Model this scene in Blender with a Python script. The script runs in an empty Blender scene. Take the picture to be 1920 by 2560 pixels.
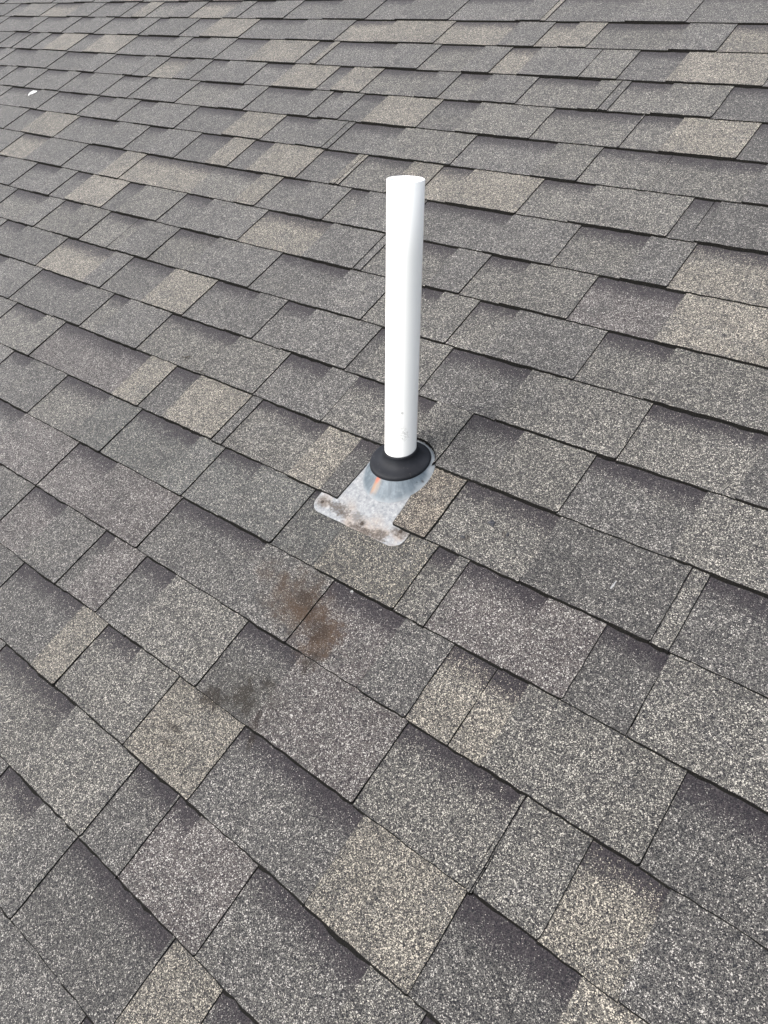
import bpy, bmesh, math, random
from mathutils import Vector, Matrix
random.seed(7)

# ------------------------------------------------------------------ roof frame
E = 0.1429                       # exposure of one shingle course, metres
TH = math.radians(26.565)        # 6/12 pitch
UX = Vector((1, 0, 0))                               # along the courses
SL = Vector((0, math.cos(TH), math.sin(TH)))         # up the slope
NR = Vector((0, -math.sin(TH), math.cos(TH)))        # out of the roof
Z0 = 5.6
def P(u, v, h=0.0):
    """u, v in exposures (v runs down the slope), h in metres above the deck"""
    return UX * (u * E) - SL * (v * E) + NR * h + Vector((0, 0, Z0))

# ------------------------------------------------------------------ camera
RR = ((0.77203455, -0.57082584, 0.27950047),
      (0.35083566, 0.74942943, 0.56148897),
      (-0.52997829, -0.33543015, 0.77885148))
FOC, CU, CV, CH = 0.9826385527, 0.0, 16.1726, 7.6328
def pw(a): return UX * a[0] - SL * a[1] - NR * a[2]
right, down, fwd = pw(RR[0]), pw(RR[1]), pw(RR[2])
cam_d = bpy.data.cameras.new('camera')
cam = bpy.data.objects.new('camera', cam_d)
bpy.context.scene.collection.objects.link(cam)
m = Matrix((right, -down, -fwd)).transposed().to_4x4()
m.translation = P(CU, CV, CH * E)
cam.matrix_world = m
cam_d.sensor_fit = 'HORIZONTAL'; cam_d.sensor_width = 36; cam_d.lens = 36 * FOC
cam_d.clip_start = 0.02; cam_d.clip_end = 500
bpy.context.scene.camera = cam
def project(u, v, h=0.0):
    d = Vector((u - CU, v - CV, CH - h))
    x, y, z = (sum(RR[i][k] * d[k] for k in range(3)) for i in range(3))
    if z < 0.05: return None
    return (x / z * FOC * 768 + 384, y / z * FOC * 768 + 512)

# ------------------------------------------------------------------ light
sc = bpy.context.scene
world = bpy.data.worlds.new('World'); sc.world = world; world.use_nodes = True
wn = world.node_tree.nodes; wl = world.node_tree.links
bg = wn['Background']
sky = wn.new('ShaderNodeTexSky'); sky.sky_type = 'NISHITA'; sky.sun_disc = False
SUN_EL, SUN_AZ = math.radians(42), math.radians(-148)      # azimuth from +Y towards +X
sky.sun_elevation = SUN_EL; sky.sun_rotation = SUN_AZ
sky.air_density = 1.0; sky.dust_density = 4.0; sky.ozone_density = 1.0
hs = wn.new('ShaderNodeHueSaturation'); hs.inputs['Saturation'].default_value = 0.34   # thin overcast
wl.new(sky.outputs['Color'], hs.inputs['Color']); wl.new(hs.outputs['Color'], bg.inputs['Color'])
bg.inputs['Strength'].default_value = 0.15
sun_d = bpy.data.lights.new('sun', 'SUN'); sun = bpy.data.objects.new('sun', sun_d)
sc.collection.objects.link(sun)
sun_d.energy = 1.1; sun_d.angle = math.radians(60); sun_d.color = (1.0, 0.99, 0.975)
sd = Vector((math.cos(SUN_EL) * math.sin(SUN_AZ), math.cos(SUN_EL) * math.cos(SUN_AZ), math.sin(SUN_EL)))
sun.rotation_euler = (-sd).to_track_quat('-Z', 'Y').to_euler()
sun.location = P(-5, 12, 6)
sc.view_settings.view_transform = 'Standard'; sc.view_settings.look = 'None'
sc.view_settings.gamma = 1; sc.view_settings.exposure = 1.3
sc.view_settings.use_curve_mapping = False

# ------------------------------------------------------------------ helpers
C = sc.collection
def link(name, me, parent=None, **props):
    o = bpy.data.objects.new(name, me); C.objects.link(o)
    if parent: o.parent = parent
    for k, v in props.items(): o[k] = v
    return o
def thing(name, loc, label, cat, group=None):
    o = link(name, None); o.location = loc; o['label'] = label; o['category'] = cat
    o.empty_display_size = 0.05
    if group: o['group'] = group
    return o
def mesh(name, vs, fs, mats, fm=None, smooth=False, origin=None):
    me = bpy.data.meshes.new(name)
    if origin is not None: vs = [Vector(v) - origin for v in vs]
    me.from_pydata([tuple(v) for v in vs], [], fs)
    for mt in mats: me.materials.append(mt)
    if fm: me.polygons.foreach_set('material_index', fm)
    if smooth: me.polygons.foreach_set('use_smooth', [True] * len(me.polygons))
    me.update(); return me

# ------------------------------------------------------------------ materials
class NT:
    def __init__(s, name):
        s.m = bpy.data.materials.new(name); s.m.use_nodes = True
        s.n = s.m.node_tree.nodes; s.l = s.m.node_tree.links; s.b = s.n['Principled BSDF']
    def add(s, t, **kw):
        n = s.n.new(t)
        for k, v in kw.items(): setattr(n, k, v)
        return n
    def put(s, sock, v):
        if isinstance(v, bpy.types.NodeSocket): s.l.new(v, sock)
        elif isinstance(v, (tuple, list, Vector)) and sock.type == 'RGBA': sock.default_value = (*v[:3], 1)
        else: sock.default_value = v
    def math(s, op, a, b=0.0, c=0.0, clamp=False):
        n = s.add('ShaderNodeMath', operation=op, use_clamp=clamp)
        for i, x in enumerate((a, b, c)): s.put(n.inputs[i], x)
        return n.outputs[0]
    def mix(s, f, a, b, mode='MIX'):
        n = s.add('ShaderNodeMix', data_type='RGBA', blend_type=mode)
        s.put(n.inputs[0], f); s.put(n.inputs[6], a); s.put(n.inputs[7], b)
        return n.outputs[2]
    def noise(s, vec, scale, detail=2.0, rough=0.5, color=False):
        n = s.add('ShaderNodeTexNoise'); s.put(n.inputs['Vector'], vec)
        n.inputs['Scale'].default_value = scale; n.inputs['Detail'].default_value = detail
        n.inputs['Roughness'].default_value = rough
        return n.outputs['Color' if color else 'Fac']
    def ramp(s, f, stops, interp='LINEAR'):
        n = s.add('ShaderNodeValToRGB'); n.color_ramp.interpolation = interp
        e = n.color_ramp.elements
        while len(e) < len(stops): e.new(0.5)
        for k, (p, c) in enumerate(stops):
            e[k].position = p; e[k].color = (*c, 1) if isinstance(c, tuple) else (c, c, c, 1)
        s.put(n.inputs[0], f); return n.outputs[0]
    def pos(s):
        return s.add('ShaderNodeNewGeometry').outputs['Position']
    def plane(s):
        """roof plane coordinates in exposures: (u, v, h)"""
        p = s.pos(); o = s.add('ShaderNodeVectorMath', operation='SUBTRACT')
        s.put(o.inputs[0], p); o.inputs[1].default_value = (0, 0, Z0)
        outs = []
        for a in (UX / E, -SL / E, NR / E):
            d = s.add('ShaderNodeVectorMath', operation='DOT_PRODUCT')
            s.put(d.inputs[0], o.outputs[0]); d.inputs[1].default_value = tuple(a)
            outs.append(d.outputs['Value'])
        c = s.add('ShaderNodeCombineXYZ')
        for i in range(3): s.l.new(outs[i], c.inputs[i])
        return c.outputs[0], outs
    def blob(s, pl, u, v, ru, rv, rot=0.0, soft=0.5, wob=0.5, ns=3.0):
        """soft-edged uneven spot at (u, v) on the roof plane"""
        w = s.add('ShaderNodeTexNoise'); s.put(w.inputs['Vector'], pl[0]); w.inputs['Scale'].default_value = ns
        w.inputs['Detail'].default_value = 4
        ct, st = math.cos(rot), math.sin(rot)
        du = s.math('SUBTRACT', pl[1][0], u); dv = s.math('SUBTRACT', pl[1][1], v)
        a = s.math('ADD', s.math('MULTIPLY', du, ct / ru), s.math('MULTIPLY', dv, st / ru))
        b = s.math('ADD', s.math('MULTIPLY', du, -st / rv), s.math('MULTIPLY', dv, ct / rv))
        r = s.math('SQRT', s.math('ADD', s.math('MULTIPLY', a, a), s.math('MULTIPLY', b, b)))
        r = s.math('ADD', r, s.math('MULTIPLY', s.math('SUBTRACT', w.outputs['Fac'], 0.5), wob * 2))
        mr = s.add('ShaderNodeMapRange', interpolation_type='SMOOTHSTEP'); s.put(mr.inputs[0], r)
        mr.inputs[1].default_value = 1 + soft * .3; mr.inputs[2].default_value = max(0.0, 1 - soft)
        return mr.outputs[0]

# printed blends of mineral granules: (share, colour) from dark to pale
DK = (0.0125, 0.0125, 0.015); MD = (0.050, 0.0485, 0.048); LT = (0.104, 0.101, 0.097)
BLENDS = {
 'g': [(0.0, DK), (0.31, MD), (0.65, LT), (0.90, (0.325, 0.31, 0.295))],
 'm': [(0.0, DK), (0.30, MD), (0.62, (0.108, 0.104, 0.097)), (0.875, (0.345, 0.328, 0.295))],
 't': [(0.0, DK), (0.25, (0.060, 0.0565, 0.052)), (0.54, (0.124, 0.116, 0.105)), (0.83, (0.365, 0.335, 0.285))],
 'd': [(0.0, DK), (0.33, (0.048, 0.0465, 0.0460)), (0.68, (0.098, 0.095, 0.091)), (0.925, (0.315, 0.30, 0.283))],
 'p': [(0.0, (0.0135, 0.012, 0.015)), (0.30, (0.056, 0.048, 0.0475)), (0.62, (0.103, 0.097, 0.095)), (0.895, (0.34, 0.33, 0.315))],
 'b': [(0.0, (0.013, 0.0136, 0.016)), (0.28, (0.051, 0.0515, 0.0515)), (0.64, (0.104, 0.104, 0.1005)), (0.92, (0.32, 0.305, 0.27))],
 's': [(0.0, (0.013, 0.013, 0.0155)), (0.30, (0.052, 0.0505, 0.0485)), (0.62, (0.106, 0.102, 0.094)), (0.885, (0.35, 0.32, 0.265))],
 'y': [(0.0, (0.0145, 0.0125, 0.0135)), (0.29, (0.060, 0.052, 0.047)), (0.58, (0.122, 0.110, 0.096)), (0.85, (0.37, 0.33, 0.275))],
}
def warm(st):
    return [(p, (c[0] * .965, c[1] * .955, c[2] * .935)) for p, c in st]
def granules(name, stops, alt):
    t = NT(name)
    pl = t.plane()
    sc_ = t.add('ShaderNodeVectorMath', operation='SCALE'); t.put(sc_.inputs[0], pl[0]); sc_.inputs['Scale'].default_value = E
    met = sc_.outputs[0]
    # two granule sizes, so that the cover does not read as one grid
    def vor(scale):
        v = t.add('ShaderNodeTexVoronoi', feature='F1'); t.put(v.inputs['Vector'], met)
        v.inputs['Scale'].default_value = scale; v.inputs['Randomness'].default_value = 1.0
        sp = t.add('ShaderNodeSeparateColor'); t.l.new(v.outputs['Color'], sp.inputs[0])
        return v.outputs['Distance'], sp.outputs
    d1, c1 = vor(1000); d2, c2 = vor(660)
    clump = t.math('MULTIPLY_ADD', t.math('SUBTRACT', t.noise(met, 190, 2, .6), .5), 2.0, t.noise(met, 60, 3, .6))
    r1 = t.math('ADD', c1[0], t.math('MULTIPLY', t.math('SUBTRACT', clump, .5), .30), clamp=True)
    r2 = t.math('ADD', c2[0], t.math('MULTIPLY', t.math('SUBTRACT', clump, .5), .30), clamp=True)
    sel = t.math('GREATER_THAN', c2[1], .60)
    col = t.mix(sel, t.ramp(r1, stops, 'CONSTANT'), t.ramp(r2, stops, 'CONSTANT'))
    # the blend next door is strewn in loose drifts
    drift = t.math('ADD', t.noise(met, 14, 3, .6), t.math('MULTIPLY', t.math('SUBTRACT', c2[2], .5), .30))
    col = t.mix(t.math('GREATER_THAN', drift, .65), col, t.ramp(r1, alt, 'CONSTANT'))
    # each granule a little different
    vr = t.math('MULTIPLY_ADD', c1[2], .6, .7)
    col = t.mix(1.0, col, vr, 'MULTIPLY')
    # weathering in broad patches and from piece to piece
    big = t.noise(met, 5.5, 4, .6); mid = t.noise(met, 22, 3, .55)
    oi = t.add('ShaderNodeObjectInfo').outputs['Random']
    f = t.math('MULTIPLY_ADD', big, .5, .75)
    f = t.math('MULTIPLY', f, t.math('MULTIPLY_ADD', mid, .26, .87))
    f = t.math('MULTIPLY', f, t.math('MULTIPLY_ADD', oi, .16, .92))
    col = t.mix(1.0, col, f, 'MULTIPLY')
    # band of near-black granules printed along the head of every recessed piece
    uv = t.add('ShaderNodeUVMap', uv_map='print'); su = t.add('ShaderNodeSeparateXYZ'); t.l.new(uv.outputs[0], su.inputs[0])
    wob = t.noise(met, 45, 5, .7)
    vv = t.math('ADD', su.outputs[1], t.math('MULTIPLY', t.math('SUBTRACT', wob, .5), .30))
    mr = t.add('ShaderNodeMapRange', interpolation_type='SMOOTHSTEP'); t.put(mr.inputs[0], vv)
    mr.inputs[1].default_value = .42; mr.inputs[2].default_value = .08; mr.inputs[3].default_value = 0; mr.inputs[4].default_value = 1.0
    share = t.math('MULTIPLY', mr.outputs[0], t.math('MULTIPLY', su.outputs[0], .93))
    bandm = t.math('LESS_THAN', c1[1], share)
    col = t.mix(bandm, col, t.mix(c2[2], (0.006, 0.006, 0.0085), (0.040, 0.034, 0.037)))
    # stains below the flashing, and one tab's shadow painted into the colour
    for (u, v, ru, rv, rot, k, cc, wob_) in STAINS_SHADE:
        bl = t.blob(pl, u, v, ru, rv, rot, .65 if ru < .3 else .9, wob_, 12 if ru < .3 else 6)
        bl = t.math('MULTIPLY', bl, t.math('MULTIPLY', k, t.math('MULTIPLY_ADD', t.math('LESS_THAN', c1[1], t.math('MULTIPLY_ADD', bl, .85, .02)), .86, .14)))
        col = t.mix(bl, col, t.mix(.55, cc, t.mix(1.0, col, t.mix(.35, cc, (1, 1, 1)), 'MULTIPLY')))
    t.put(t.b.inputs['Base Color'], col)
    t.b.inputs['Roughness'].default_value = .72
    t.b.inputs['Specular IOR Level'].default_value = .10
    t.b.inputs['Sheen Weight'].default_value = .15; t.b.inputs['Sheen Roughness'].default_value = .45
    t.b.inputs['Sheen Tint'].default_value = (.98, .98, 1.0, 1)
    bp = t.add('ShaderNodeBump'); bp.inputs['Strength'].default_value = .55; bp.inputs['Distance'].default_value = .0012
    hgt = t.math('ADD', t.math('MULTIPLY', c1[0], .6), t.math('MULTIPLY', t.math('SUBTRACT', 1.0, d1), .5))
    t.put(bp.inputs['Height'], hgt); t.put(t.b.inputs['Normal'], bp.outputs[0])
    return t.m
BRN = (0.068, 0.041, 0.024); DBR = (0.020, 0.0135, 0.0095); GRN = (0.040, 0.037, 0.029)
STAINS_SHADE = [(-5.3, 14.5, 1.0, .50, .35, .55, BRN, .9), (-5.18, 14.50, .60, .36, .35, 1.0, BRN, .7), (-4.76, 14.76, .24, .42, .2, .95, BRN, .8), (-4.73, 15.04, .10, .26, 0, .8, DBR, 1.2),
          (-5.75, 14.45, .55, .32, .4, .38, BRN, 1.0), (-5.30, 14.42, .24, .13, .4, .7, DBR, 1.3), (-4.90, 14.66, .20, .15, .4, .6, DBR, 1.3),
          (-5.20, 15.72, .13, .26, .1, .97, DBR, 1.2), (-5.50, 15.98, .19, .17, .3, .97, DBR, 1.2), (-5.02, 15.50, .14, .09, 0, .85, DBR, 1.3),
          (-5.05, 15.84, .10, .13, 0, .85, DBR, 1.3), (-5.2, 15.75, .75, .5, .1, .50, GRN, 1.0), (-4.78, 16.0, .06, .36, -.35, .8, DBR, .5),  # last streak here: painted shadow along the lifted lower-left side of a tab
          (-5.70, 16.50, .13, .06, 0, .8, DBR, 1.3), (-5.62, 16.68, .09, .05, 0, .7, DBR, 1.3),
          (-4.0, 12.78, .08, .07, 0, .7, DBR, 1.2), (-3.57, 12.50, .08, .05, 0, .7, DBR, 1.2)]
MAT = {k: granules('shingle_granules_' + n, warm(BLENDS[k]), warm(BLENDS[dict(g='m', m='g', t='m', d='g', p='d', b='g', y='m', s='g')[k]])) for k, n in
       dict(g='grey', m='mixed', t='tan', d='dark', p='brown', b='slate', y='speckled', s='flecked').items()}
def cut_edge():
    t = NT('asphalt_cut_edge'); n = t.noise(t.pos(), 700, 3, .7)
    t.put(t.b.inputs['Base Color'], t.ramp(n, [(.38, (.004, .004, .0045)), (.60, (.013, .0125, .011)), (.80, (.045, .042, .036))]))
    t.b.inputs['Roughness'].default_value = .95; t.b.inputs['Specular IOR Level'].default_value = .05; return t.m
EDGE = cut_edge()

# ------------------------------------------------------------------ course data: L = a tab ends (dark cut edge), B = next tab begins, J = butt joint
CELLS = {"0":[["L",-32.482,"g"],["B",-31.73,"m"],["J",-30.88,""],["L",-29.941,"t"],["B",-28.195,"g"],["L",-26.869,"g"],["B",-25.806,"g"],["L",-25.038,"g"],["B",-24.418,"t"],["L",-23.695,"m"],["B",-22.482,"g"],["L",-21.526,"t"],["B",-19.997,"g"],["L",-19.381,"g"],["B",-18.596,"g"],["L",-17.506,"g"],["B",-16.06,"g"],["L",-14.603,"g"],["B",-13.649,"g"],["L",-12.058,"g"],["B",-10.278,"g"],["L",-9.661,""],["B",-9.646,"t"],["L",-9.52,"g"],["B",-7.722,"g"],["L",-6.488,"g"]],
 "1":[["L",-31.979,"g"],["B",-30.256,"g"],["L",-29.284,"g"],["B",-27.947,"g"],["L",-27.164,"g"],["B",-26.407,"g"],["L",-25.282,"g"],["B",-23.964,"g"],["L",-22.864,"g"],["B",-22.377,"g"],["L",-20.957,"g"],["B",-20.024,"t"],["L",-18.371,"g"],["B",-16.548,"g"],["L",-14.849,"t"],["B",-13.55,"t"],["L",-11.814,"t"],["B",-10.13,"g"],["L",-9.255,"t"],["B",-8.692,"t"],["L",-8.059,"m"],["B",-6.381,"g"],["L",-5.492,"t"]],
 "2":[["L",-30.1,"g"],["B",-29.044,"g"],["L",-28.968,"g"],["B",-28.439,"g"],["L",-27.703,"g"],["B",-26.99,"t"],["L",-25.525,"g"],["B",-24.619,"t"],["L",-22.882,"g"],["B",-20.872,"g"],["L",-20.248,"g"],["B",-19.488,"g"],["L",-18.354,"g"],["B",-17.063,"t"],["L",-15.31,"g"],["B",-14.801,"t"],["L",-14.609,"g"],["B",-12.801,"g"],["L",-11.547,"m"],["B",-10.399,"g"],["L",-9.707,"t"],["B",-9.032,"g"],["L",-7.686,""],["B",-7.674,"m"],["L",-6.912,"d"],["B",-5.963,"t"],["L",-4.298,"g"]],
 "3":[["L",-28.618,"g"],["B",-27.198,"g"],["L",-25.42,"g"],["B",-23.713,"g"],["L",-22.774,"g"],["B",-21.317,"g"],["J",-20.88,""],["L",-20.191,"t"],["B",-19.082,"g"],["L",-18.334,"g"],["B",-17.66,"g"],["L",-16.234,"g"],["B",-15.251,"t"],["L",-13.781,"g"],["B",-13.331,"t"],["L",-12.452,"m"],["B",-10.945,"g"],["L",-10.346,"m"],["B",-9.574,"g"],["L",-8.501,"m"],["B",-7.175,"m"],["L",-6.783,""],["B",-6.771,"g"],["L",-6.591,"m"],["B",-5.797,"m"],["L",-4.747,"d"]],
 "4":[["L",-27.066,"g"],["B",-26.524,"g"],["L",-25.24,"g"],["B",-24.092,"g"],["L",-23.37,"g"],["B",-22.672,"g"],["L",-21.205,"g"],["B",-20.31,"g"],["L",-19.916,"g"],["B",-19.633,"g"],["L",-17.88,"m"],["B",-16.192,"g"],["L",-15.304,"g"],["B",-13.822,"g"],["L",-13.191,"g"],["B",-12.893,"g"],["L",-12.279,"d"],["B",-11.613,"t"],["L",-10.166,"g"],["B",-9.239,"m"],["L",-7.601,"m"],["B",-5.889,"g"],["L",-5.868,"m"],["B",-5.172,"t"],["L",-3.918,"d"]],
 "5":[["L",-25.915,"g"],["B",-24.217,"g"],["L",-23.26,"g"],["B",-21.759,"g"],["L",-21.16,"g"],["B",-20.363,"g"],["L",-19.265,"g"],["J",-18.913,""],["B",-18.519,"g"],["L",-16.87,"d"],["B",-15.118,"t"],["L",-13.827,"g"],["B",-12.736,"g"],["L",-11.961,""],["B",-11.944,"g"],["L",-11.765,"g"],["B",-10.407,"m"],["L",-8.699,"g"],["B",-6.998,"m"],["L",-6.126,"m"],["J",-4.918,""],["B",-3.436,"g"]],
 "6":[["J",-25.099,""],["L",-23.614,"g"],["B",-22.691,"t"],["L",-20.968,"g"],["B",-19.13,"g"],["L",-17.793,"g"],["B",-17.047,"g"],["L",-15.798,"d"],["B",-14.672,"t"],["L",-13.957,"d"],["B",-13.31,"t"],["L",-11.844,"d"],["B",-10.906,"t"],["L",-10.768,""],["B",-10.753,"t"],["L",-10.662,"m"],["B",-9.519,"t"],["L",-8.814,"t"],["B",-8.133,"t"],["L",-6.702,"m"],["B",-5.75,"m"],["L",-4.129,"d"],["J",-3.821,""],["B",-3.718,"d"]],
 "7":[["L",-22.433,"t"],["B",-21.074,"g"],["L",-19.273,"g"],["B",-17.591,"t"],["L",-16.798,"t"],["L",-14.235,"m"],["B",-12.775,"t"],["L",-12.154,"g"],["B",-11.382,"g"],["L",-10.306,"m"],["B",-9.841,"g"],["L",-8.515,"g"],["B",-6.718,"g"],["L",-5.495,"m"],["B",-4.355,"g"],["L",-3.657,"t"]],
 "8":[["B",-21.873,"g"],["L",-20.362,"g"],["B",-19.205,"g"],["L",-18.474,"d"],["B",-17.798,"t"],["L",-16.319,"d"],["J",-15.725,""],["B",-15.703,"m"],["L",-14.26,"g"],["B",-13.367,"g"],["L",-11.722,"t"],["B",-9.972,"g"],["L",-8.741,""],["B",-8.715,"g"],["L",-8.558,"m"],["B",-7.186,"g"],["L",-6.532,"m"],["B",-5.811,"m"],["L",-4.679,"p"],["B",-3.361,"t"]],
 "9":[["L",-19.918,"m"],["B",-18.43,"g"],["L",-17.744,"m"],["B",-16.99,"m"],["L",-15.888,"m"],["J",-14.858,""],["B",-14.53,"g"],["L",-13.434,"m"],["B",-12.227,"g"],["L",-10.455,"g"],["B",-8.778,"g"],["L",-7.783,"m"],["B",-6.802,"m"],["L",-6.126,"m"],["B",-5.43,"g"],["L",-4.024,"m"],["B",-3.054,"m"]],
 "10":[["L",-18.939,"g"],["B",-18.008,"g"],["L",-16.293,"t"],["B",-14.5,"g"],["L",-13.855,"g"],["B",-12.503,"t"],["L",-11.273,"g"],["B",-10.119,"g"],["L",-9.423,"g"],["B",-8.738,"g"],["L",-7.334,"d"],["B",-7.101,"m"],["L",-5.966,"g"],["B",-4.641,"m"],["L",-2.909,"m"]],
 "11":[["L",-16.003,"g"],["B",-14.281,"g"],["L",-13.356,"m"],["B",-12.822,"g"],["L",-11.541,"m"],["B",-9.685,"m"],["L",-8.493,"g"],["B",-7.583,"g"],["L",-7.016,"m"],["B",-5.58,"m"],["L",-4.978,"g"],["B",-4.182,"m"],["L",-3.166,"g"],["B",-1.793,"m"]],
 "12":[["L",-15.641,"m"],["B",-14.481,"m"],["L",-13.812,"p"],["J",-11.804,""],["B",-11.087,"t"],["L",-10.378,"d"],["B",-9.737,"t"],["L",-8.499,""],["B",-8.473,"g"],["L",-8.262,"m"],["B",-6.845,"t"],["L",-6.225,"g"],["L",-4.446,"m"],["B",-3.106,"d"],["L",-1.541,""],["B",-1.527,"m"],["L",-1.342,"d"]],
 "13":[["L",-14.325,"g"],["B",-13.605,"g"],["L",-12.46,"m"],["B",-11.099,"b"],["L",-10.247,"b"],["B",-8.738,"b"],["L",-8.171,"b"],["B",-7.362,"b"],["L",-6.3,"b"],["J",-5.556,""],["B",-5.521,"s"],["L",-4.229,"m"],["B",-3.919,"m"],["L",-3.768,"p"],["B",-2.71,"p"],["L",-2.013,"d"],["B",-1.312,"m"]],
 "14":[["B",-12.496,"p"],["L",-10.822,"p"],["B",-9.752,"p"],["L",-8.144,"g"],["B",-6.365,"g"],["L",-5.155,"p"],["B",-4.024,"d"],["L",-3.335,"t"],["J",-2.773,""],["B",-2.387,"m"],["L",-0.695,"d"]],
 "15":[["L",-10.846,"p"],["B",-9.904,"g"],["L",-8.888,"d"],["B",-8.627,"p"],["L",-7.908,"d"],["B",-7.238,"m"],["L",-5.809,"d"],["B",-4.878,"p"],["L",-3.285,"m"],["B",-1.886,"m"],["L",-1.847,""],["B",-1.834,"m"],["L",-1.138,"t"],["B",-0.404,"d"]],
 "16":[["L",-9.737,"d"],["B",-8.183,"t"],["L",-7.608,"m"],["B",-6.868,"m"],["L",-6.115,""],["B",-6.093,"t"],["L",-4.918,"d"],["B",-3.126,"t"],["L",-1.871,"d"],["B",-0.706,"t"]],
 "17":[["L",-8.828,"m"],["B",-7.092,"m"],["L",-5.771,"g"],["B",-5.069,"d"],["L",-5.049,"p"],["B",-4.672,"p"],["L",-3.778,"g"],["B",-2.284,"m"],["L",-1.656,"d"]],
 "18":[["L",-5.806,"d"],["B",-4.105,"g"],["L",-4.076,""],["B",-4.057,"t"],["L",-3.345,"d"]],
 "19":[["B",-6.077,"d"],["L",-4.382,"g"]]}
DV = {1: [0.0334, 0.0428, -0.0006, -32.77, -4.96], 2: [0.0039, 0.0221, -0.0019, -31.27, -4.59], 3: [0.0147, -0.029, -0.0242, -29.78, -4.2], 4: [-0.0018, -0.0297, -0.0213, -28.28, -3.82], 5: [0.0022, -0.042, -0.0228, -26.76, -3.44], 6: [0.0037, -0.0331, -0.0387, -25.34, -3.07], 7: [-0.0052, -0.07, -0.0524, -23.86, -2.7], 8: [0.0032, -0.0369, -0.0319, -22.38, -2.29], 9: [0.0062, -0.0116, -0.0152, -20.85, -1.9], 10: [0.0045, -0.0562, -0.0331, -19.37, -1.52], 11: [0.0167, -0.0643, -0.0577, -16.37, -1.14], 12: [-0.0024, -0.0233, -0.0061, -16.42, -0.75], 13: [-0.0028, 0.0086, 0.0137, -14.94, -0.36], 14: [-0.0053, -0.0082, 0.0038, -13.46, 0.02], 15: [-0.0137, 0.0176, 0.0138, -12.02, 0.4], 16: [0.0055, 0.0099, 0.0044, -10.53, -0.19], 17: [-0.0003, 0.0063, 0.0095, -8.8, -1.83], 18: [-0.0039, 0.0103, -0.0006, -7.0, -3.32], 19: [-0.0053, -0.0025, 0.0001, -6.09, -4.74]}
def lv(j, u):
    c = DV.get(j)
    if not c: return float(j)
    s = (min(max(u, c[3]), c[4]) + 5) / 10
    return j + c[0] + c[1] * s + c[2] * s * s
U0, U1, V0, V1 = -44.0, 12.0, -9, 25
rnd = random.Random(11)
def filler(u, end, state):
    """random run of tabs and gaps from u to end"""
    out = []
    while u < end:
        w = rnd.uniform(.5, 1.9)
        out.append(('B' if state == 'L' else 'L', u, rnd.choice('ggggmmdg')))
        state = out[-1][0]; u += w
    return out
def course(c):
    cl = [tuple(x) for x in CELLS.get(str(c), [])]
    if not cl: return filler(U0, U1, 'L')
    fl_ = filler(U0, cl[0][1] - .9, 'B')
    k0 = [x for x in cl if x[0] != 'J'][0][0]
    if fl_[-1][0] == k0: fl_.append(('B' if k0 == 'L' else 'L', cl[0][1] - .7, 'g'))
    cl = fl_ + cl
    # make sure kinds are known before the first digitised cell
    last = [x for x in cl if x[0] != 'J'][-1]
    return cl + filler(last[1] + rnd.uniform(1.2, 1.8), U1, last[0])
pieces = []      # dict(kind, c, ua, ub, mat)
for c in range(V0, V1):
    seq = [x for x in course(c)]
    prev = None
    bounds = []
    kind, col = 'B', 'g'
    for (k, u, cc) in seq:
        if k == 'J':
            bounds.append((u, kind, col, True)); continue
        kind = k; col = cc or 'g'
        bounds.append((u, kind, col, False))
    prev_slit = None
    for (a, b) in zip(bounds, bounds[1:] + [(U1, 'B', 'g', False)]):
        ua, ub = a[0], b[0]
        ja = a[3]; jb = b[3]
        if ja: ua += .010
        if ub - ua < .004: continue
        if a[1] == 'L' and ub - ua < .05 and not ja: ub = ua + max(.020, ub - ua)
        if a[1] == 'B' and bounds and prev_slit: ua = prev_slit
        prev_slit = ub if (a[1] == 'L' and ub > b[0]) else None
        pieces.append(dict(kind=a[1], c=c, ua=ua, ub=ub, mat=a[2], jl=ja))

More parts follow.
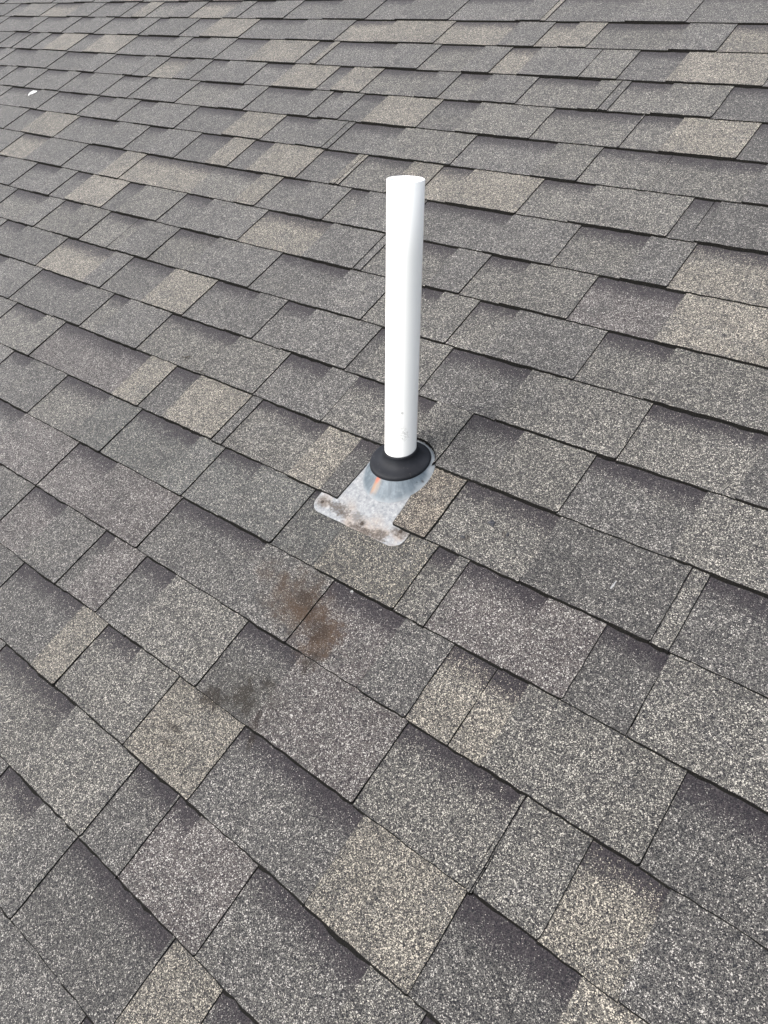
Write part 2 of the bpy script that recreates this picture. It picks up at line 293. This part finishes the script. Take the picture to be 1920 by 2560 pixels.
T_GAP0, T_GAP1, T_TAB = .0015, .0062, .0024
HC, HR = (-5.40, 12.17), .475       # arc cut in the course above the boot
def hole(u):
    d = HR * HR - (u - HC[0]) ** 2
    return HC[1] - math.sqrt(d) if d > 0 else 99
def build(pc, rr):
    """closed slab with ragged cut edges; returns verts, faces, material ids (0 granules, 1 edge), uv per loop"""
    c, ua, ub, kind = pc['c'], pc['ua'], pc['ub'], pc['kind']
    tab = kind == 'B'
    top, bot = [], []
    w = ub - ua
    near = pc['size'] > 28
    nb = 4 if not near else max(5, min(15, int(w * 9)))
    if abs(c - 11) < 1 and ub > -5.95 and ua < -4.9: nb = 28
    ns = 2 if not near else 4
    jit = .0065 if near else .004
    lean0 = rr.uniform(-.012, .012) if w > .3 else 0; lean1 = rr.uniform(-.012, .012) if w > .3 else 0
    if pc.get('cut'): lean0 = lean1 = 0
    drop = rr.uniform(-.012, .012) if tab else 0
    rc = .018 if tab and w > .3 else 0
    pts = []; off = []
    head = .10
    pts.append((ua, lv(c, ua) - head)); pts.append((ub, lv(c, ub) - head)); off += [(0, 0), (.010, 0)]
    def left(f):
        if pc.get('cut') == 'r': return LC(f)
        return ua + lean0 * f
    def rightu(f):
        if pc.get('cut') == 'l': return RC(f)
        return ub + lean1 * f
    for k in range(1, ns + 1):
        f = k / (ns + 1)
        pts.append((rightu(f) + rr.uniform(-jit, jit) * .8, min(lv(c, ub) + f, hole(rightu(f)) - .02 * (1 - f) - .002 if c == 11 else 99))); off.append((rr.uniform(.009, .022), 0))
    for k in range(nb + 1):
        f = k / nb; b = rightu(1); a = left(1)
        u = b + (a - b) * f
        v = lv(c + 1, u) + rr.uniform(-jit, jit) + drop
        if k in (0, nb): v -= rc
        if c == 11: v = min(v, hole(u))
        pts.append((u, v)); off.append((.008 if k == 0 else 0, rr.uniform(.014, .032) * (1.7 if c >= 16 else 1)))
        if rc and k == 0: pts.append((b - rc, lv(c + 1, b - rc) + drop)); off.append((0, .019 * (1.7 if c >= 16 else 1)))
        if rc and k == nb - 1 and nb < 20: pts.append((a + rc, lv(c + 1, a + rc) + drop)); off.append((0, .019 * (1.7 if c >= 16 else 1)))
    for k in range(ns, 0, -1):
        f = k / (ns + 1)
        pts.append((left(f) + rr.uniform(-jit, jit) * .8, min(lv(c, ua) + f, hole(left(f)) - .02 * (1 - f) - .002 if c == 11 else 99))); off.append((0, 0))
    lift = pc.get('lift', 0)
    z = []
    warp = rr.uniform(-.0004, .0007) if tab else 0; warp2 = rr.uniform(-.0004, .0007) if tab else 0
    for (u, v) in pts:
        f = max(-.1, v - lv(c, u))
        h = T_GAP0 + (T_GAP1 - T_GAP0) * f + (T_TAB if tab else 0) + lift
        g = (u - ua) / max(w, .01)
        h += max(0, f) ** 2 * (warp * g + warp2 * (1 - g))
        z.append(h)
    n = len(pts)
    vs = [P(u, v, h) for (u, v), h in zip(pts, z)] + [P(u + du, v + dv, max(h - (.0075 if tab else .0055), -.001) if not lift else h - .0034) for (u, v), h, (du, dv) in zip(pts, z, off)]
    fs = [list(range(n))[::-1]]; fm = [0]
    for k in range(n):
        k2 = (k + 1) % n
        fs.append([k, k2, n + k2, n + k]); fm.append(1)
    flag = 0.0 if tab else 1.0
    uvt = [(flag, max(0, min(1, v - lv(c, u)))) for (u, v) in pts]
    return vs, fs, fm, uvt
def LC(f):   # left side of the right-hand patch beside the boot
    xs = [(0, -4.957), (.25, -4.997), (.43, -5.0), (.72, -4.967), (1, -4.951)]
    for a, b in zip(xs, xs[1:]):
        if f <= b[0]: return a[1] + (b[1] - a[1]) * (f - a[0]) / (b[0] - a[0])
    return xs[-1][1]
def RC(f):   # right side of the left-hand piece
    xs = [(0, -5.84), (.3, -5.862), (.6, -5.882), (1, -5.898)]
    for a, b in zip(xs, xs[1:]):
        if f <= b[0]: return a[1] + (b[1] - a[1]) * (f - a[0]) / (b[0] - a[0])
    return xs[-1][1]
# the piece crossed by the flashing is in two parts
for pc in list(pieces):
    if pc['c'] == 12 and pc['ua'] < -5.885 < pc['ub']:
        q = dict(pc); pc['ub'] = -5.885; pc['cut'] = 'l'; pc['lift'] = .0024; pc['mat'] = 'd'
        q['ua'] = -4.96; q['cut'] = 'r'; q['lift'] = .0005; q['mat'] = 'y'; q['kind'] = 'B'; pieces.append(q)
        pc['kind'] = 'L'
    elif pc['c'] == 12 and pc['ub'] < -5.88 and pc['ub'] > -6.3: pc['lift'] = .0004
    elif pc['c'] == 11 and pc['ub'] > -5.9 and pc['ua'] < -4.9: pc['lift'] = .0020
for pc in pieces:
    q = [project(u, v) for u in (pc['ua'], pc['ub']) for v in (pc['c'], pc['c'] + 1)]
    pc['size'] = 0; pc['area'] = 0
    if all(q):
        xs = [a[0] for a in q]; ys = [a[1] for a in q]
        w = min(768, max(xs)) - max(0, min(xs)); h = min(1024, max(ys)) - max(0, min(ys))
        if w > 0 and h > 0: pc['area'] = w * h; pc['size'] = h
seen = sorted([p for p in pieces if p['area'] > 0], key=lambda p: -p['area'])
print('pieces', len(pieces), 'in view', len(seen))
roof_me = mesh('roof', [P(u, v, h) for h in (-.0015, -.03) for (u, v) in ((U0, V0), (U1, V0), (U1, V1), (U0, V1))],
               [[3, 2, 1, 0], [4, 5, 6, 7], [0, 1, 5, 4], [1, 2, 6, 5], [2, 3, 7, 6], [3, 0, 4, 7]], [EDGE])
roof = link('roof', roof_me, kind='structure')
rr = random.Random(5)
rest = dict(v=[], f=[], m=[], uv=[])
KEYS = list(MAT)
chosen = set(id(p) for p in seen[:298])
for pc in pieces:
    vs, fs, fm, uvt = build(pc, rr)
    if id(pc) in chosen:
        o0 = P((pc['ua'] + pc['ub']) / 2, pc['c'] + .5)
        me = mesh('shingle', vs, fs, [MAT[pc['mat']], EDGE], fm, origin=o0)
        uv = me.uv_layers.new(name='print'); n = len(uvt)
        for lp in me.loops: uv.data[lp.index].uv = uvt[lp.vertex_index % n]
        o = link('shingle', me, roof); o.location = o0
    else:
        b = len(rest['v']); rest['v'] += vs
        rest['f'] += [[i + b for i in f] for f in fs]
        rest['m'] += [KEYS.index(pc['mat']) if x == 0 else len(KEYS) for x in fm]
        rest['uv'] += uvt + uvt
me = mesh('shingles', rest['v'], rest['f'], [MAT[k] for k in KEYS] + [EDGE], rest['m'])
uv = me.uv_layers.new(name='print')
co = [0.0] * (2 * len(me.loops))
for lp in me.loops: co[2 * lp.index], co[2 * lp.index + 1] = rest['uv'][lp.vertex_index]
uv.data.foreach_set('uv', co)
link('shingles', me, roof, kind='stuff')

# ------------------------------------------------------------------ ground far below and house walls (out of frame)
def simple(name, col, r=.9, ns=6, amp=.3):
    t = NT(name); n = t.noise(t.pos(), ns, 5, .6)
    t.put(t.b.inputs['Base Color'], t.ramp(n, [(.3, tuple(x * (1 - amp) for x in col)), (.7, tuple(min(1, x * (1 + amp)) for x in col))]))
    t.b.inputs['Roughness'].default_value = r; return t.m
gm = simple('lawn', (.06, .075, .035), ns=3)
link('ground', mesh('ground', [(-200, -200, 0), (200, -200, 0), (200, 200, 0), (-200, 200, 0)], [[0, 1, 2, 3]], [gm]), kind='structure')
e0, e1 = P(U0, V1 - 2), P(U1, V1 - 2)
r0 = P(U0, V0, -.04)
x0, x1, y0, y1 = e0.x + .3, e1.x - .3, e0.y, r0.y
zt0, zt1 = P(0, V1 - 2, -.04).z, r0.z
link('house_wall', mesh('house_wall', [(x0, y0, 0), (x1, y0, 0), (x1, y1, 0), (x0, y1, 0), (x0, y0, zt0), (x1, y0, zt0), (x1, y1, zt1), (x0, y1, zt1)],
     [[0, 1, 5, 4], [1, 2, 6, 5], [2, 3, 7, 6], [3, 0, 4, 7]], [simple('stucco', (.5, .47, .42), ns=40, amp=.06)]), kind='structure')

# ------------------------------------------------------------------ flashing
UP = Vector((0, 0, 1))
BU, BV = -5.44, 12.17
AX = P(BU, BV, 0)
fl = thing('pipe_flashing', P(BU, BV, .005), 'weathered galvanized flashing with black rubber collar around the white vent pipe', 'pipe flashing')
fo = fl.location.copy()
# base plate: rounded lower corners, thin sheet
L_, R_, T_, B_ = -6.175, -4.655, 11.55, 13.30
out = [(L_, T_), (R_, T_)]
rr2 = .17
def cr(cu, cv, a0, a1, n=8): return [(cu + rr2 * math.cos(math.radians(a0 + (a1 - a0) * k / n)), cv + rr2 * math.sin(math.radians(a0 + (a1 - a0) * k / n))) for k in range(n + 1)]
out += cr(R_ - rr2, B_ - rr2, 0, 90)
for k in range(1, 6): out.append((R_ - rr2 + (L_ - R_ + 2 * rr2) * k / 6, B_ + random.uniform(-.006, .006)))
out += cr(L_ + rr2, B_ - rr2, 90, 180)
def ph(v): return .0070 - (13.3 - v) * .0025
vs = [P(u, v, ph(v)) for u, v in out] + [P(u, v, ph(v) - .0013) for u, v in out]
n = len(out)
fs = [list(range(n))[::-1]] + [[k, (k + 1) % n, n + (k + 1) % n, n + k] for k in range(n)]
def galv_plate():
    t = NT('weathered_galvanized_sheet'); pl = t.plane()
    n1 = t.noise(pl[0], 20, 9, .78); n2 = t.noise(pl[0], 2.6, 4, .6); n3 = t.noise(pl[0], 40, 3, .6)
    col = t.ramp(n1, [(.34, (.09, .097, .107)), (.45, (.16, .168, .178)), (.55, (.215, .221, .227)), (.68, (.33, .33, .326))])
    w = t.ramp(n2, [(.46, 0.0), (.62, 1.0)])
    tan = t.mix(n3, (.15, .105, .075), (.29, .235, .185))
    lower = t.add('ShaderNodeMapRange', interpolation_type='SMOOTHSTEP'); t.put(lower.inputs[0], pl[1][1])
    lower.inputs[1].default_value = 12.85; lower.inputs[2].default_value = 13.15
    col = t.mix(t.math('MULTIPLY', t.math('MULTIPLY', w, lower.outputs[0]), .65), col, tan)
    dirt = t.mix(n3, (.010, .0075, .006), (.062, .044, .032))
    for (u, v, ru, rv, k, wb) in [(-6.05, 13.14, .12, .10, .8, .5), (-5.78, 13.12, .22, .09, .9, .8), (-5.66, 13.18, .10, .06, .7, .9),
                                  (-5.33, 13.18, .07, .06, .95, .4), (-5.22, 13.26, .34, .06, 1.0, .7), (-4.78, 13.06, .15, .10, .9, .7),
                                  (-5.0, 13.20, .13, .07, .9, .9), (-5.45, 13.13, .12, .09, .6, .9), (-4.93, 13.26, .07, .03, .8, .9)]:
        col = t.mix(t.math('MULTIPLY', t.blob(pl, u, v, ru, rv, 0, .6, wb * 1.4, 26), t.math('MULTIPLY', k, t.ramp(n3, [(.40, 0.55), (.52, 1.0)]))), col, dirt)
    t.put(t.b.inputs['Base Color'], col); t.b.inputs['Metallic'].default_value = .15
    t.put(t.b.inputs['Roughness'], t.math('MULTIPLY_ADD', n1, .3, .4))
    bp = t.add('ShaderNodeBump'); bp.inputs['Strength'].default_value = .25; bp.inputs['Distance'].default_value = .001
    t.put(bp.inputs['Height'], n2); t.put(t.b.inputs['Normal'], bp.outputs[0]); return t.m
PLATE = galv_plate()
link('base_plate', mesh('base_plate', vs, fs, [PLATE], origin=fo), fl)
# sheet-metal cone from the roof plane up to the collar
def ringpts(l, r, tilt, n=64, off=0):
    a = TH - tilt
    nn = -SL * 0 + (SL * math.sin(a) + NR * math.cos(a)); e2 = (-SL * math.cos(a) * -1 * -1 + NR * math.sin(a))
    e2 = SL * -math.cos(a) + NR * math.sin(a)
    c_ = AX + UP * (l * E) + e2 * off * E
    return [c_ + (UX * math.cos(t) + e2 * math.sin(t)) * (r * E) for t in (2 * math.pi * k / n for k in range(n))]
TI = math.radians(13.5)
def base_ring(ru, rv, h, n=64):
    return [P(-5.385 + ru * math.cos(t), 12.265 + rv * math.sin(t), h + ph(12.265 + rv * math.sin(t))) for t in (2 * math.pi * k / n for k in range(n))]
def loft(rings, close=True):
    vs, fs = [], []
    n = len(rings[0])
    for r in rings: vs += r
    for i in range(len(rings) - 1):
        for k in range(n):
            k2 = (k + 1) % n
            fs.append([i * n + k, i * n + k2, (i + 1) * n + k2, (i + 1) * n + k])
    return vs, fs
top = ringpts(.095, .392, TI)
b0 = base_ring(.485, .54, .0004); b1 = base_ring(.465, .52, .0022)
rings = [b0, b1]
for f in (.25, .5, .75): rings.append([a.lerp(b, f) for a, b in zip(b1, top)])
rings.append(top)
def galv_cone():
    t = NT('galvanized_cone_metal'); pl = t.plane()
    # streaks run down the cone: noise by angle round the axis
    ang = t.math('ARCTAN2', t.math('SUBTRACT', pl[1][1], 12.2), t.math('SUBTRACT', pl[1][0], -5.41))
    cx = t.add('ShaderNodeCombineXYZ'); t.put(cx.inputs[0], t.math('MULTIPLY', ang, 2.2)); t.put(cx.inputs[1], t.math('MULTIPLY', pl[1][2], 2.5))
    st = t.noise(cx.outputs[0], 2.2, 5, .65); n1 = t.noise(pl[0], 9, 5, .6)
    col = t.ramp(st, [(.30, (.034, .047, .060)), (.5, (.060, .079, .096)), (.66, (.088, .110, .130)), (.80, (.21, .235, .25))])
    col = t.mix(t.math('MULTIPLY', t.ramp(n1, [(.5, 0.0), (.7, 1.0)]), .35), col, (.22, .245, .262))
    ft = t.add('ShaderNodeMapRange', interpolation_type='SMOOTHSTEP'); t.put(ft.inputs[0], pl[1][2]); ft.inputs[1].default_value = .075; ft.inputs[2].default_value = .04
    col = t.mix(t.math('MULTIPLY', ft.outputs[0], t.math('MULTIPLY_ADD', n1, .8, .25)), col, (.20, .215, .228))
    # orange rust run under the rusted rivet
    for (u, v, ru, rv, rot, k, cc) in [(-5.495, 12.64, .035, .14, 0, .75, (.21, .105, .052)), (-5.485, 12.555, .040, .065, 0, .95, (.25, .048, .022)), (-5.45, 12.65, .05, .13, 0, .40, (.25, .17, .11)),
                                       (-4.96, 12.29, .03, .018, 0, .9, (.02, .02, .024)), (-5.01, 12.345, .012, .012, 0, .9, (.02, .02, .024))]:
        col = t.mix(t.math('MULTIPLY', t.blob(pl, u, v, ru, rv, rot, .8, .25, 9), k), col, cc)
    t.put(t.b.inputs['Base Color'], col); t.b.inputs['Metallic'].default_value = .15
    t.put(t.b.inputs['Roughness'], t.math('MULTIPLY_ADD', n1, .25, .42)); return t.m
CONE = galv_cone()
vs, fs = loft(rings)
link('cone', mesh('cone', vs, fs, [CONE], smooth=True, origin=fo), fl)
# rubber collar
def rubber():
    t = NT('black_rubber'); n = t.noise(t.pos(), 160, 5, .7); n2 = t.noise(t.pos(), 25, 3)
    c = t.ramp(n2, [(.35, (.007, .0078, .0105)), (.7, (.015, .0163, .0205))])
    c = t.mix(t.math('MULTIPLY', t.ramp(n, [(.62, 0.0), (.72, 1.0)]), .30), c, (.10, .095, .085))
    t.put(t.b.inputs['Base Color'], c); t.b.inputs['Roughness'].default_value = .6; t.b.inputs['Specular IOR Level'].default_value = .18
    bp = t.add('ShaderNodeBump'); bp.inputs['Strength'].default_value = .2; bp.inputs['Distance'].default_value = .0006
    t.put(bp.inputs['Height'], n); t.put(t.b.inputs['Normal'], bp.outputs[0]); return t.m
RUB = rubber()
prof = [(.055, .385), (.058, .408), (.072, .4145), (.100, .4145), (.116, .408), (.126, .392), (.131, .372), (.136, .350), (.142, .322), (.151, .295), (.166, .270), (.188, .249), (.216, .2365), (.240, .2310), (.250, .2325), (.262, .2335), (.276, .2325), (.284, .2270), (.286, .220), (.280, .2125), (.24, .211)]
rings = [ringpts(l, r, TI * (1 if l < .2 else .9)) for l, r in prof]
vs, fs = loft(rings)
link('rubber_collar', mesh('rubber_collar', vs, fs, [RUB], smooth=True, origin=fo), fl)
rust = simple('rusty_steel', (.025, .017, .012), .8, 300, .5)
def dome(u, v, h, r, hh, n=10):
    vs = [P(u + r / E * math.cos(2 * math.pi * k / n), v + r / E * math.sin(2 * math.pi * k / n), h) for k in range(n)]
    vs += [P(u + .7 * r / E * math.cos(2 * math.pi * k / n), v + .7 * r / E * math.sin(2 * math.pi * k / n), h + hh * .7) for k in range(n)] + [P(u, v, h + hh * .55)]
    fs = [[k, (k + 1) % n, n + (k + 1) % n, n + k] for k in range(n)] + [[n + k, n + (k + 1) % n, 2 * n] for k in range(n)]
    return vs, fs
for (u, v) in ((-6.06, 13.144), (-5.329, 13.181), (-4.785, 13.055)):
    vs, fs = dome(u, v, .0062, .0042, .0016); o = link('nail', mesh('nail', vs, fs, [rust], smooth=True, origin=fo), fl)
# rusted rivet high on the cone
rp = ringpts(.062, .402, TI)[17]
rust2 = simple('orange_rust', (.34, .06, .03), .8, 300, .4)
vs = []
for k in range(8): vs.append(rp + UX * .0035 * math.cos(k * math.pi / 4) + UP * .0032 * math.sin(k * math.pi / 4))
cen = sum(vs, Vector()) / 8; outv = (rp - AX); outv.z = 0; outv.normalize()
vs = [v - outv * .002 for v in vs] + [cen + outv * .0015]
link('rivet', mesh('rivet', vs, [[k, (k + 1) % 8, 8] for k in range(8)], [rust2], smooth=True, origin=fo), fl)
for o in fl.children: o.location = (0, 0, 0)

# ------------------------------------------------------------------ vent pipe
RO, RI = .2108 * E, .2108 * E - .0039
def on_pipe(l, ang): return AX + UP * l * E + Vector((math.sin(ang), -math.cos(ang), 0)) * RO
cdir = (cam.matrix_world.translation - AX); cang = math.atan2(cdir.x, -cdir.y)
def pvc():
    t = NT('white_pvc'); p = t.pos()
    n = t.noise(p, 90, 4, .6); n2 = t.noise(p, 9, 3)
    col = t.mix(n2, (.80, .80, .79), (.86, .86, .85))
    for (l, a, r, k, thr) in [(.60, .02, .0165, .55, .50), (.54, .30, .011, .4, .5), (.88, .05, .0032, .5, .0)]:
        q = on_pipe(l, cang + a); d = t.add('ShaderNodeVectorMath', operation='DISTANCE'); t.put(d.inputs[0], p); d.inputs[1].default_value = tuple(q)
        mr = t.add('ShaderNodeMapRange', interpolation_type='SMOOTHSTEP'); t.put(mr.inputs[0], d.outputs['Value'])
        mr.inputs[1].default_value = r; mr.inputs[2].default_value = r * .55
        f = mr.outputs[0]
        if thr: f = t.math('MULTIPLY', f, t.ramp(t.noise(p, 150, 4, .6), [(.46, 0.0), (.50, 1.0), (.54, 0.0)]))
        col = t.mix(t.math('MULTIPLY', f, k), col, (.25, .24, .23))
    t.put(t.b.inputs['Base Color'], col); t.b.inputs['Roughness'].default_value = .38
    return t.m
PVC = pvc()
H_ = 3.585 * E
def circ(r, z, n=64): return [AX + Vector((r * math.cos(2 * math.pi * k / n), r * math.sin(2 * math.pi * k / n), z)) for k in range(n)]
rings = [circ(RO, .08 * E), circ(RO, .2), circ(RO, .4), circ(RO, H_ - .0006), circ(RO - .0006, H_), circ(RI + .0006, H_), circ(RI, H_ - .0006), circ(RI, .3), circ(RI, .08 * E)]
vs, fs = loft(rings)
me = mesh('vent_pipe', vs, fs, [PVC], smooth=True, origin=AX)
vp = link('vent_pipe', me); vp.location = AX
vp['label'] = 'tall white plastic vent pipe standing upright out of the black rubber collar'; vp['category'] = 'vent pipe'

# ------------------------------------------------------------------ small things lying on the shingles
def surf_h(u, v):
    c = math.floor(v)
    for pc in pieces:
        if pc['c'] == c and pc['ua'] <= u <= pc['ub']:
            return T_GAP0 + (T_GAP1 - T_GAP0) * (v - c) + (T_TAB if pc['kind'] == 'B' else 0) + pc.get('lift', 0)
    return .006
def lump(name, u, v, ru, rv, rot, hh, mat, label, cat, seed, group=None, n=14):
    r_ = random.Random(seed); h = surf_h(u, v); vs = []
    for ring, (f, z) in enumerate(((1, 0), (.75, .6), (.4, 1.0))):
        for k in range(n):
            a = 2 * math.pi * k / n; q = f * (1 + r_.uniform(-.38, .38) * (1 if ring == 0 else .5))
            x, y = ru * q * math.cos(a), rv * q * math.sin(a)
            vs.append(P(u + x * math.cos(rot) - y * math.sin(rot), v + x * math.sin(rot) + y * math.cos(rot), h + hh * z * r_.uniform(.7, 1.2)))
    vs.append(P(u, v, h + hh))
    fs = [[i * n + k, i * n + (k + 1) % n, (i + 1) * n + (k + 1) % n, (i + 1) * n + k] for i in range(2) for k in range(n)] + [[2 * n + k, 2 * n + (k + 1) % n, 3 * n] for k in range(n)]
    o0 = P(u, v, h); o = link(name, mesh(name, vs, fs, [mat], origin=o0)); o.location = o0
    o['label'] = label; o['category'] = cat
    if group: o['group'] = group
tar = simple('roofing_sealant', (.014, .015, .020), .45, 200, .4)
wht = simple('dried_white_matter', (.62, .62, .60), .8, 300, .15)
lump('sealant_dab', -3.81, 12.44, .052, .040, .3, .004, tar, 'largest dark sealant dab, right of the white pipe on the speckled shingle', 'sealant dab', 1, 'dark dabs of sealant on the shingles')
lump('sealant_dab', -3.55, 12.50, .030, .018, 1.1, .002, tar, 'small dark sealant smear just right of the largest dab', 'sealant dab', 2, 'dark dabs of sealant on the shingles')
lump('sealant_dab', -4.02, 12.77, .034, .020, .2, .002, tar, 'small dark sealant speck between the largest dab and the flashing', 'sealant dab', 3, 'dark dabs of sealant on the shingles')
gry = simple('dried_grey_matter', (.24, .24, .24), .8, 300, .3)
lump('white_chip', -24.50, 5.20, .10, .13, .3, .006, wht, 'bright white chip lying on the shingles at upper left', 'chip', 4)
lump('bird_dropping', -4.85, 14.02, .018, .028, .2, .0012, gry, 'small pale dropping on the shingle below the metal flashing', 'bird dropping', 5, 'pale bird droppings on the shingles')
lump('bird_dropping', -2.16, 12.58, .013, .060, .1, .0008, gry, 'pale elongated dropping on the dark shingle right of the pipe', 'bird dropping', 6, 'pale bird droppings on the shingles')
bark = simple('dead_twig_bark', (.03, .024, .018), .9, 200, .4)
def twig(u, v, segs, label, seed):
    r_ = random.Random(seed); h = surf_h(u, v) + .002
    vs, fs = [], []
    for pts in segs:
        pr = []
        for i, (du, dv, dh, r) in enumerate(pts):
            c_ = P(u + du, v + dv, h + dh); b = len(vs)
            for k in range(5):
                a = 2 * math.pi * k / 5; vs.append(c_ + NR * r * math.sin(a) + (UX * .7 - SL * .7) * r * math.cos(a))
            pr.append(b)
        for b, b2 in zip(pr, pr[1:]): fs += [[b + k, b + (k + 1) % 5, b2 + (k + 1) % 5, b2 + k] for k in range(5)]
    o0 = P(u, v, h); o = link('twig', mesh('twig', vs, fs, [bark], origin=o0)); o.location = o0
    o['label'] = label; o['category'] = 'twig'; o['group'] = 'dead twigs lying on the shingles'
twig(-10.31, 11.82, [[(-.10, .02, .001, .0012), (0, 0, .002, .0014), (.07, -.05, .003, .001), (.12, -.04, .001, .0006)], [(0, 0, .002, .001), (.03, .07, .001, .0007)], [(0, 0, .002, .001), (-.05, -.06, .003, .0006)]],
     'dark twig fragment lying in the middle of a pale tab left of the pipe', 1)
twig(-9.78, 11.99, [[(-.12, .01, .002, .0010), (0, 0, .003, .0013), (.10, .03, .003, .0011), (.14, .00, .002, .0006)], [(.02, 0, .003, .001), (.04, -.07, .003, .0006)]],
     'dark twig fragment lodged at the tab edge just below the other twig', 2)
